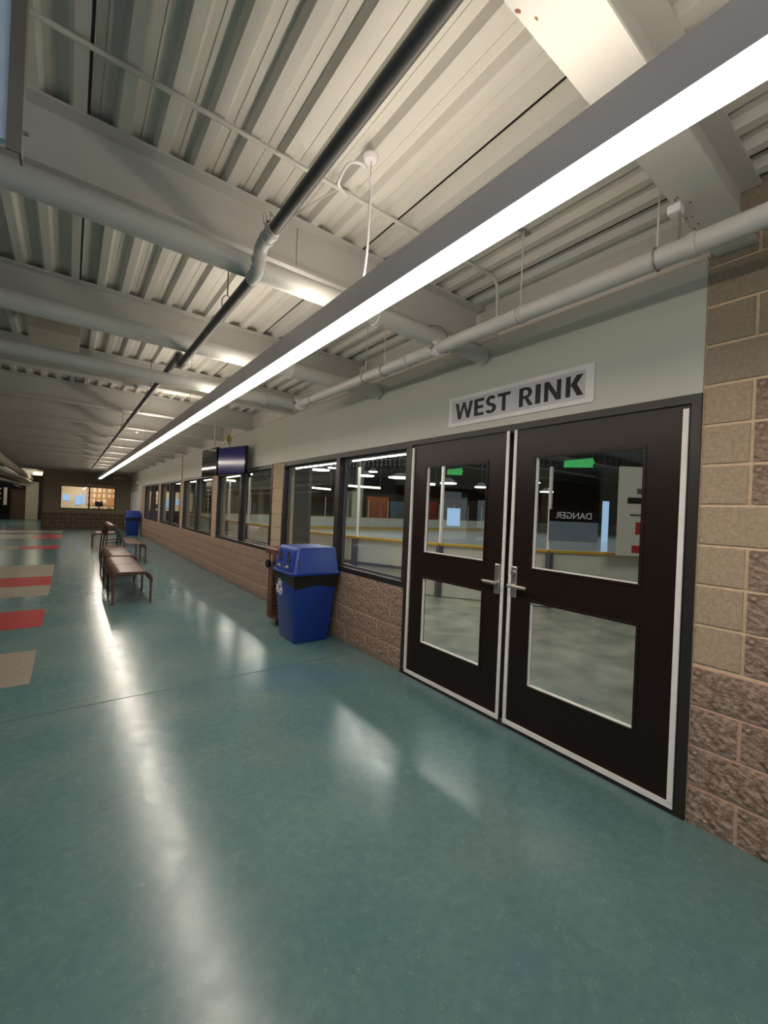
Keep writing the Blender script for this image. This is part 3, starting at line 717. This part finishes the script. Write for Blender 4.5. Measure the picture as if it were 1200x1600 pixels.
    return t
rb = recycle_bin((2.235, 4.45, 0), 'blue recycling bin with two round holes beside the brown receptacle')
copy_tree(rb, (.0, 16.75, 0), 'blue recycling bin far off beside the grey doors')

tr = thing('trash_receptacle', 'brown ribbed receptacle half hidden behind the near blue bin', 'bin', (2.27, 5.12, 0))
MB().tube([(2.27, 5.12, .0), (2.27, 5.12, .10)], .10, 20).build('pedestal', 'tvblack', tr)
MB().tube([(2.27, 5.12, .10), (2.27, 5.12, .13)], .205, 28).build('base_ring', 'brown_plastic', tr)
MB().tube([(2.27, 5.12, .12), (2.27, 5.12, .80)], .17, 24).build('liner_can', 'tvblack', tr)
for k in range(28): MB().tube([(2.27+.19*math.cos(a), 5.12+.19*math.sin(a), .145+.0225*k) for a in [2*PI*j/24 for j in range(25)]], .0065, 5, caps=False).build('rib_ring', 'brown_plastic', tr)
for k in range(8):
    a = PI/4*k+.3; MB().tube([(2.27+.197*math.cos(a), 5.12+.197*math.sin(a), .13), (2.27+.197*math.cos(a), 5.12+.197*math.sin(a), .93)], .009, 6).build('upright_bar', 'brown_plastic', tr)
MB().loft([(.90, 2.27, 5.12, .20, .20, .05), (.965, 2.27, 5.12, .205, .205, .05), (.985, 2.27, 5.12, .19, .19, .05)]).build('canopy_top', 'brown_plastic', tr)
MB().tube([(2.06, 5.12, .78), (2.02, 5.12, .78)], .05, 14).build('ash_knob', 'tvblack', tr)

# ------------------------------------------------------------------ benches
def arc_pts(cx, cz, r, a0, a1, n=6): return [(cx+r*math.cos(a0+(a1-a0)*k/n), cz+r*math.sin(a0+(a1-a0)*k/n)) for k in range(n+1)]
def sheet(pts, th, y0, y1):
    """offset polyline pts in xz by th downwards/inwards and extrude along y"""
    P = [Vector(p) for p in pts]; off = []
    for i, p in enumerate(P):
        t = (P[min(i+1, len(P)-1)]-P[max(i-1, 0)]).normalized(); off.append(p+Vector((t.y, -t.x))*th)
    return MB().prism([tuple(p) for p in P]+[tuple(p) for p in off[::-1]], 'y', y0, y1)
def backless(t, x0, x1, ys, h=.45, drop=.14, r=.12):
    top = [(x0, h-drop-r*.0)] + arc_pts(x0+r, h-r, r, PI, PI/2) + arc_pts(x1-r, h-r, r, PI/2, 0) + [(x1, h-drop)]
    for a, b in zip(ys, ys[1:]):
        s_ = sheet(top, .012, a+.004, b-.004).build('seat_panel', 'wood', t, smooth=True)
        e = MB().tube([(p[0], a+.010, p[1]-.004) for p in top], .010, 8).build('edge_tube', 'bench_frame', s_)
    lg = [(x0+.012, 0)] + [(x0+.012, h-r)] + [(p[0]+0, p[1]-.016) for p in arc_pts(x0+r, h-r, r-.012, PI, PI/2)[1:]] + [(p[0], p[1]-.016) for p in arc_pts(x1-r, h-r, r-.012, PI/2, 0)] + [(x1-.012, 0)]
    for y in ys:
        yy = min(max(y, ys[0]+.02), ys[-1]-.02)
        MB().tube([(p[0], yy, p[1]) for p in lg], .016, 8).build('leg_frame', 'bench_frame', t)
    for x in (x0+.012, x1-.012): MB().tube([(x, ys[0]+.02, h-drop+.002), (x, ys[-1]-.02, h-drop+.002)], .009, 6).build('side_rail', 'bench_frame', t)
b1 = thing('bench', 'nearest brown backless bench with two seat panels on the teal floor', 'bench', (.78, 8, 0), 'brown metal benches')
backless(b1, .53, 1.03, (7.05, 8.0, 9.05), .465)
b2 = thing('bench', 'brown backless bench right behind the nearest one, in front of the high back', 'bench', (.83, 10, 0), 'brown metal benches')
backless(b2, .60, 1.10, (9.35, 10.35, 11.3), .45)
b4 = thing('bench', 'farthest brown backless bench, left of the high-backed one', 'bench', (.9, 16, 0), 'brown metal benches')
backless(b4, .62, 1.35, (15.6, 16.6), .46)
b3 = thing('bench', 'brown bench with high rolled back facing the window wall', 'bench', (1.2, 12.6, 0), 'brown metal benches')
pr = [(.74, .62), (.76, .80)] + arc_pts(.85, .82, .085, PI, PI*.28, 7) + [(.98, .78), (1.03, .66), (1.07, .55), (1.12, .475), (1.20, .455), (1.40, .455)] + arc_pts(1.47, .375, .085, PI/2, 0)[1:] + [(1.556, .33)]
for a, b in ((11.75, 12.7), (12.7, 13.6)):
    s_ = sheet(pr, .013, a+.004, b-.004).build('seat_back_panel', 'wood', b3, smooth=True)
    MB().tube([(p[0], a+.012, p[1]-.006) for p in pr], .011, 8).build('edge_tube', 'bench_frame', s_)
for y in (11.77, 12.7, 13.58):
    MB().tube([(.70, y, 0), (.725, y, .45), (.745, y, .70)], .017, 8).build('leg', 'bench_frame', b3)
    MB().tube([(1.545, y, 0), (1.545, y, .36)], .017, 8).build('leg', 'bench_frame', b3)
    MB().tube([(1.09, y, 0), (1.09, y, .47)], .017, 8).build('leg', 'bench_frame', b3)
    MB().tube([(.735, y, .40), (1.10, y, .42), (1.545, y, .36)], .012, 8).build('side_rail', 'bench_frame', b3)

# ------------------------------------------------------------------ far wall
def brick_far(name, x0, x1, y, z0, z1, hole=None, label=''):
    t = thing(name, label, None, ((x0+x1)/2, y, 0), kind='structure'); return t
fw = MB(); hx0, hx1, hz0, hz1 = -.36, 1.90, .97, 2.12
fw.box(-1.0, hx0, YF, YF+.2, 0, ZD); fw.box(hx1, 2.6, YF, YF+.2, 0, ZD); fw.box(hx0, hx1, YF, YF+.2, 0, hz0); fw.box(hx0, hx1, YF, YF+.2, hz1, ZD)
fwo = fw.build('wall_far', 'mortar_pink'); tag(fwo, 'brown block wall closing the far end of the corridor', kind='structure')
for c in range(15):
    z0, z1 = .2*c, .2*c+.2
    if c >= 15: break
    x = -1.0 - (.2 if c % 2 else 0)
    while x < 2.58:
        a, b = max(x, -1.0), min(x+.4, 2.6)
        spans = [(a, b)]
        if z1 > hz0+.02 and z0 < hz1-.02: spans = [(a, min(b, hx0)), (max(a, hx1), b)]
        za, zb = z0, z1
        for p, q in spans:
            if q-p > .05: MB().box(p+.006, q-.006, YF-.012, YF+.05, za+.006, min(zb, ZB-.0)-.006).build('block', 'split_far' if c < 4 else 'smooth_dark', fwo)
        x += .4
ow = thing('window_6', 'two pane office window in the far brown wall', None, (.8, YF, hz0), kind='structure')
f = MB(); t_ = .05
f.box(hx0, hx1, YF-.03, YF+.1, hz0, hz0+t_); f.box(hx0, hx1, YF-.03, YF+.1, hz1-t_, hz1); f.box(hx0, hx0+t_, YF-.03, YF+.1, hz0, hz1); f.box(hx1-t_, hx1, YF-.03, YF+.1, hz0, hz1); f.build('window_frame', 'bronze', ow)
MB().box(.76, .83, YF-.03, YF+.1, hz0+t_, hz1-t_).build('mullion', 'bronze', ow)
for a, b in ((hx0+t_, .76), (.83, hx1-t_)): MB().box(a, b, YF+.03, YF+.036, hz0+t_, hz1-t_).build('pane', 'glass', ow)
MB().box(hx0, hx1, YF-.012, YF+.05, .806, .965).build('block', 'smooth_dark', fwo)
# office behind
orm = MB(); orm.box(-1, 2.6, 28.4, 28.5, 0, 2.6); orm.box(-1.05, -1, YF+.2, 28.5, 0, 2.6); orm.box(2.6, 2.65, YF+.2, 28.5, 0, 2.6); orm.box(-1.05, 2.65, YF+.2, 28.5, 2.6, 2.65)
tag(orm.build('wall_office', 'office'), 'lit office walls behind the far window', kind='structure')
area('office_lighting', (.8, 27, 2.55), (0, 0, 0), 2.4, 1.4, 75, (1, .86, .66))
rg = random.Random(5)
cb = thing('notice_board', 'cork notice board with pinned papers on the office wall', 'board', (1.45, 28.38, 1.6))
MB().box(.75, 2.3, 28.36, 28.395, 1.15, 2.2).build('cork_panel', 'orangeboard', cb)
for k in range(16):
    x = .82+.23*(k % 6); z = 2.0-.3*(k//6); w_ = rg.uniform(.09, .16); h_ = rg.uniform(.14, .22)
    MB().box(x, x+w_, 28.345, 28.36, z-h_/2, z+h_/2).build('pinned_paper', 'paper', cb)
for k, (x, z, w_, h_, m_) in enumerate([(-.28, 1.35, .3, .35, 'daylit'), (.25, 1.15, .28, .5, 'daylit'), (.55, 1.2, .15, .6, 'daylit')]):
    o = MB().box(x, x+w_, 28.37, 28.395, z, z+h_).build('office_window_pane', m_); tag(o, ['small daylit pane at the left of the office', 'daylit pane in the middle of the left office window', 'narrow daylit pane beside the office window mullion'][k], 'window', 'daylit panes in the office')
cm = thing('computer_monitor', 'black computer monitor standing in the office window', 'monitor', (1.25, 26.4, 1.0)); MB().box(1.08, 1.42, 26.4, 26.43, 1.12, 1.38).build('screen', 'tvblack', cm); MB().box(1.22, 1.28, 26.4, 26.46, .98, 1.12).build('stand', 'tvblack', cm)
dk = MB().box(-.9, 2.5, 26.0, 26.8, .93, .98).build('office_counter', 'ledge'); tag(dk, 'counter top behind the far office window', 'counter')
for k in range(4):
    x0 = .95+.32*k
    o = MB().box(x0, x0+.2, 26.1, 26.3, .98, 1.04+.03*(k % 3)).build('paper_stack', 'paper' if k % 2 else 'yellowcloth', bevel=.003); tag(o, '%s paper stack from the mullion on the office counter' % ordn[k], 'papers', 'stacks on the office counter')
vt = thing('ceiling_vent', 'pale vent box on the far wall under the ceiling', 'vent', (1.95, YF-.05, 2.6)); MB().box(1.75, 2.2, YF-.12, YF-.012, 2.58, 2.68).build('vent_body', 'soffit', vt)
ex = thing('camera_dome', 'small white box on the wall above the grey doors', 'box', (2.5, 22.5, 2.3)); MB().box(2.47, 2.55, 22.4, 22.7, 2.28, 2.42).build('box_body', 'white', ex, bevel=.005)
wc = thing('wall_cable', 'thin conduit drop on the grey wall above the windows', 'conduit', (2.53, 13.0, 2.2)); MB().tube([(2.535, 13.04, 2.0), (2.535, 13.04, 2.85)], .014, 8).build('conduit_run', 'conduit', wc); MB().box(2.51, 2.55, 12.98, 13.1, 2.15, 2.32).build('junction_box', 'conduit', wc)

# far doors on the right wall
gd = thing('door_3', 'pale grey doors with narrow panes at the far end of the right wall', None, (2.56, 23.2, 0), kind='structure')
for a, b in ((21.4, 22.4), (22.45, 23.4), (23.5, 24.4), (24.45, 25.4)):
    f = MB(); f.box(2.555, 2.62, a, b, 0, .2); f.box(2.555, 2.62, a, b, 1.95, 2.17); f.box(2.555, 2.62, a, a+.16, .2, 1.95); f.box(2.555, 2.62, b-.16, b, .2, 1.95)
    f.build('door_leaf', 'alu', gd); MB().box(2.585, 2.59, a+.16, b-.16, .2, 1.95).build('pane', 'glass', gd)
tag(MB().box(2.56, 2.78, 20.72, 21.36, 0, 2.17).build('wall_right', 'smooth_dark'), 'dark wall stub between the last window and grey doors', kind='structure')

# ------------------------------------------------------------------ left passage and enclosing walls
tag(MB().box(-4.7, -4.5, -4.1, 37.2, 0, ZD+.1).build('wall_left', 'leftwall'), 'dim block wall on the left of the corridor', kind='structure')
tag(MB().box(-4.7, 2.8, -4.3, -4.1, 0, ZD+.1).build('wall_back', 'leftwall'), 'block wall behind the camera', kind='structure')
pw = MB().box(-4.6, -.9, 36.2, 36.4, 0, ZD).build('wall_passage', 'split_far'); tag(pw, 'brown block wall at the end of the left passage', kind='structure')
tag(MB().box(-1.02, -1.0, YF+.2, 36.3, 0, ZD).build('wall_passage', 'soffit'), 'side wall of the left passage', kind='structure')
co = MB().box(-2.25, -1.62, 35.6, 36.1, 0, 2.45).build('column', 'cream', bevel=.01); tag(co, 'cream painted column at the end of the left passage', 'column', kind='structure')
vm = thing('vending_machine', 'dark vending machine at the far left edge of the passage', 'vending machine', (-3.5, 35.8, 0))
MB().box(-4.0, -2.98, 35.3, 36.1, 0, 2.35).build('cabinet', 'tvblack', vm, bevel=.01)
MB().box(-3.28, -3.12, 35.285, 35.3, .9, 2.0).build('lit_panel', 'paper', vm)
for k in range(3):
    for j in range(2): MB().tube([(-3.45-.18*j, 35.29, 1.9-.3*k), (-3.45-.18*j, 35.30, 1.9-.3*k)], .05, 10).build('button', 'paper', vm)
bn = MB().box(-2.96, -2.3, 36.1, 36.19, 1.95, 2.35).build('dark_banner', 'tvblack'); tag(bn, 'dark banner with a pale swoosh above the passage wall', 'banner')
MB().prism([(-2.93, 2.28), (-2.75, 2.18), (-2.4, 2.22), (-2.75, 2.14), (-2.35, 2.02), (-2.72, 2.10)], 'y', 36.09, 36.1).build('swoosh', 'paper', bn)
dd = thing('door_4', 'grey door with lit window at the end of the passage', None, (-1.3, 36.1, 0), kind='structure')
MB().box(-1.5, -1.05, 36.12, 36.19, 0, 2.2).build('door_leaf', 'dgrey', dd); MB().box(-1.42, -1.12, 36.1, 36.12, .95, 2.0).build('pane', 'daylit', dd)
cl = thing('ceiling_light', 'small bright ceiling light above the left passage', 'light', (-3.6, 30, 2.7)); MB().box(-3.3, -2.95, 30, 30.6, 2.60, 2.66).build('lens', 'disc', cl)
cl2 = thing('ceiling_light', 'bright ceiling panel at the corner of the passage', 'light', (-1.2, 30, 2.7)); MB().box(-1.6, -1.1, 29.5, 30.5, 2.72, 2.78).build('lens', 'tube', cl2)

# ------------------------------------------------------------------ rink hall
tag(MB().box(2.78, 70, -8, 42, -.1, 0).build('floor_rink', 'rinkfloor'), 'grey rubber walkway floor beside the rink', kind='structure')
tag(MB().box(2.80, 70, -8, 42, 6.0, 6.2).build('ceiling_rink', 'roof'), 'dark roof of the rink hall', kind='structure')
tag(MB().box(2.80, 70, 41.8, 42, 0, 6).build('wall_rink', 'rinkwall'), 'brown far wall of the rink hall', kind='structure')
tag(MB().box(69.8, 70, -8, 42, 0, 6).build('wall_rink', 'rinkwall'), 'end wall of the rink hall', kind='structure')
tag(MB().box(2.80, 70, -8.2, -8, 0, 6).build('wall_rink', 'rinkwall'), 'near side wall of the rink hall', kind='structure')
tag(MB().box(2.78, 2.80, -8, 42, 2.86, 6).build('wall_rink', 'soffit'), 'upper rink side wall above the doors', kind='structure')
for k in range(9):
    o = MB().box(2.8, 69.8, 1+4.4*k, 1.25+4.4*k, 5.3, 6.0).build('roof_truss', 'roof'); tag(o, 'dark roof truss spanning the rink hall, %s from the near side' % ordn[k], 'truss', 'roof trusses over the rink')
# ice and board path (rounded corners)
def path():
    P = []; x0, y0, x1, y1, R_ = 4.5, 2.0, 64, 28, 7.0
    for (cx, cy, a0) in ((x0+R_, y0+R_, PI), (x1-R_, y0+R_, PI*1.5), (x1-R_, y1-R_, 0), (x0+R_, y1-R_, PI/2)):
        for k in range(7): P.append((cx+R_*math.cos(a0+PI/2*k/6), cy+R_*math.sin(a0+PI/2*k/6)))
    out = []
    for i in range(len(P)):
        a = Vector(P[i]); b = Vector(P[(i+1) % len(P)]); L = (b-a).length; n = max(1, round(L/2.0))
        for k in range(n): out.append(a+(b-a)*k/n)
    return out
PT = path()
mb = MB(); mb.bm.faces.new([mb.bm.verts.new((p.x, p.y, .012)) for p in PT]); tag(mb.build('ice_sheet', 'ice'), 'pale ice sheet of the rink', 'ice', kind='structure')
rk = thing('rink_boards', 'white rink boards with yellow rail and glass around the ice', 'rink boards', (4.5, 10, 0))
def slab(a, b, t0, t1, z0, z1, trim=0):
    d = (b-a).normalized(); nn = Vector((d.y, -d.x)); mb = MB(); a_ = a+d*trim; b_ = b-d*trim; vs = []
    for p in (a_, b_):
        for t in (t0, t1):
            for z in (z0, z1): q = p+nn*t; vs.append(mb.bm.verts.new((q.x, q.y, z)))
    for f in ((0, 1, 3, 2), (4, 6, 7, 5), (0, 4, 5, 1), (2, 3, 7, 6), (0, 2, 6, 4), (1, 5, 7, 3)): mb.bm.faces.new([vs[i] for i in f])
    return mb
N = len(PT)
for i in range(N):
    a, b = PT[i], PT[(i+1) % N]; far = a.x > 34
    slab(a, b, -.03, .05, .012, .93, .012).build('board_panel', 'board', rk)
    slab(a, b, -.05, .09, .93, .97).build('cap_rail', 'yellow', rk)
    if not far:
        slab(a, b, -.036, -.030, .02, .20).build('kick_strip', 'yellow', rk)
        slab(a, b, .012, .024, .97, 2.35, .03).build('glass_panel', 'rglass', rk)
    d = (b-a).normalized(); nn = Vector((d.y, -d.x))
    if i % 2 == 0 or not far:
        q = a+nn*.03; MB().box(q.x-.022, q.x+.022, q.y-.022, q.y+.022, .97, 2.38).build('glass_post', 'alu', rk)
        q = a+nn*.09; MB().box(q.x-.05, q.x+.05, q.y-.04, q.y+.04, .012, .93).build('board_post', 'dgrey', rk)
    if a.x < 14 and a.y < 14:
        slab(a, b, .05, .10, .42, .47).build('back_rail', 'dgrey', rk)
        for s_ in (.3, .7):
            pass
# netting above the glass at the near corner
nt = MB(); 
for i in range(N):
    a, b = PT[i], PT[(i+1) % N]
    if a.x < 26 and a.y < 15:
        L = (b-a).length; k_ = 0
        while k_ < L:
            p = a+(b-a)*(k_/L); nt.box(p.x-.003, p.x+.003, p.y-.003, p.y+.003, 2.38, 4.2); k_ += .10
        z = 2.42
        while z < 4.2:
            d = b-a; q0, q1 = a, b
            nt.tube([(q0.x, q0.y, z), (q1.x, q1.y, z)], .003, 3, caps=False); z += .10
o = nt.build('safety_netting', 'net', smooth=False); tag(o, 'dark safety netting above the rink glass', 'netting', kind='stuff')
# lamps above the rink
def disc(loc, r, label):
    t = thing('high_bay_lamp', label, 'lamp', loc, 'lamps over the rink'); x, y, z = loc
    MB().tube([(x, y, z), (x, y, z+.04)], r, 24).build('lens', 'disc', t); MB().tube([(x, y, z+.04), (x, y, z+.3)], [r*1.05, r*.3], 24).build('reflector', 'dgrey', t)
    MB().tube([(x, y, z+.3), (x, y, 6)], .012, 6).build('hanger_rod', 'dgrey', t)
for i, (x, y, z, r) in enumerate([(12.3, 23.2, 3.87, .6), (14.6, 21.5, 3.63, .5), (16.3, 20.2, 3.6, .75), (15.8, 15.6, 3.09, .42), (20.3, 17.2, 3.23, .42), (27.2, 17.1, 3.37, .45), (13.3, 23.4, 4.1, .3), (15.6, 22.2, 4.0, .3), (11.2, 25, 4.0, .5), (33, 22, 4.6, .5), (40, 15, 4.6, .5), (7.5, 25, 4.0, .5), (8.5, 22, 4.2, .4)]):
    disc((x, y, z), r, 'round high bay lamp over the ice, %s in the row through the windows' % ordn[i])
def tubelamp(A, B, label):
    t = thing('tube_lamp', label, 'lamp', A, 'long tube lamps over the rink')
    MB().tube([A, B], .055, 8).build('tube', 'tube', t)
    for p in (A, B): MB().tube([p, (p[0], p[1], 6)], .012, 6).build('hanger_rod', 'dgrey', t)
tubelamp((11.7, 23.7, 2.80), (12.9, 22.8, 2.72), 'warm tube lamp in the left pane of the first window')
tubelamp((12.7, 20.45, 2.88), (14.2, 19.4, 2.83), 'warm tube lamp in the wide pane of the first window')
tubelamp((10.8, 24.4, 2.64), (11.4, 23.9, 2.60), 'short warm tube lamp by the blue bin side window frame')
tubelamp((13.2, 15.6, 2.93), (14.0, 14.7, 2.90), 'warm tube lamp at the top left of the first door glass')
tubelamp((6.2, 24.5, 2.9), (7.4, 23.8, 2.85), 'warm tube lamp in the second window')
# things on the far side of the ice
def slabthing(name, a, b, z0, z1, th, mt, label, cat, group=None):
    a = Vector(a); b = Vector(b); o = slab(a, b, 0, th, z0, z1).build(name, mt); return tag(o, label, cat, group)
slabthing('orange_banner', (19.6, 28.6), (21.8, 28.6), 0, 2.7, .1, 'orange', 'orange banner across the ice in the wide window pane', 'banner')
slabthing('blue_banner', (22.0, 28.6), (23.6, 28.6), 0, 2.4, .1, 'bluegrey', 'blue grey banner beside the orange one across the ice', 'banner')
slabthing('cream_column', (17.8, 28.8), (18.7, 28.8), 0, 3.0, .8, 'cream', 'cream column across the ice behind the boards', 'column')
slabthing('grey_column', (19.0, 29.5), (19.5, 29.5), 0, 6.0, .5, 'soffit', 'tall grey column behind the cream one across the ice', 'column')
slabthing('red_banner', (25.5, 28.6), (27.5, 28.6), 0, 2.6, .1, 'red_tile', 'red banner across the ice seen through the door glass', 'banner')
for k in range(8):
    slabthing('seating_barrier', (8+5*k, 31), (12.4+5*k, 31), 0, 1.6, .05, 'dgrey', 'dark seating barrier section across the ice, %s from the corner' % ordn[k], 'barrier', 'seating barriers across the ice')
bh = slab(Vector((9, 33)), Vector((60, 33)), 0, .3, 0, 3.2).build('seating_wall', 'split_far'); tag(bh, 'low brown wall behind the seats across the ice', kind='structure')
# panel standing in the walkway behind the first window
gp = MB().box(3.3, 3.36, 6.6, 7.5, 0, 2.3).build('grey_partition', 'dgrey'); tag(gp, 'dark grey partition panel behind the left pane of the first window', 'partition')
# added glowing panels standing in for bluish bright shapes in the glass
def glow_panel(A, B, z0, z1, label):
    A = Vector(A); B = Vector(B); o = slab(A, B, 0, .05, z0, z1).build('bluish_glow_panel', 'daylit'); tag(o, label, 'window', 'added bluish glowing panels in the rink')
glow_panel((17.27, 17.05), (17.86, 16.60), .85, 1.86, 'added bluish glowing panel seen through the first door glass')
glow_panel((30.45, 14.7), (30.75, 14.4), 0, 2.9, 'tall added bluish opening seen through the keyed door glass')
# warning sign seen from behind through the right door glass
ws = thing('danger_sign', 'large dim DANGER sign seen reversed through the keyed door glass', 'sign', (6.8, 3.7, 1.4))
A = Vector((6.44, 3.98)); B = Vector((7.10, 3.49)); d = (B-A).normalized()
# placed on the far side of the glass, reading towards the ice
A2 = A+Vector((-d.y, d.x))*.0
slab(A, B, 0, .01, 1.13, 1.46).build('sign_board', 'bluegrey', ws); slab(A, B, 0, .01, 1.46, 1.66).build('sign_header', 'tvblack', ws)
mid = (A+B)/2; nn = Vector((d.y, -d.x))
pp = mid+nn*.013
text('lettering', 'DANGER', .15, 'signgrey', ws, (pp.x, pp.y, 1.56), (-d.x, -d.y, 0), (0, 0, 1), .001, .002)
bnr = thing('white_banner', 'tall white banner behind the right part of the keyed door glass', 'banner', (7.6, 3.2, 1.0))
A = Vector((7.15, 3.21)); B = Vector((7.65, 2.865)); slab(A, B, 0, .02, .95, 2.4).build('banner_cloth', 'board', bnr)
d = (B-A).normalized(); nn = Vector((d.y, -d.x))
for (u0, u1, z0, z1, m_) in ((.15, .6, 1.80, 1.90, 'black'), (.3, .45, 1.96, 2.05, 'dgrey'), (.2, .6, 1.6, 1.63, 'dgrey'), (.3, .4, 1.3, 1.5, 'red_tile'), (.25, .4, 1.0, 1.12, 'red_tile')):
    slab(A+d*u0, A+d*u1, .02, .024, z0, z1).build('banner_mark', m_, bnr)
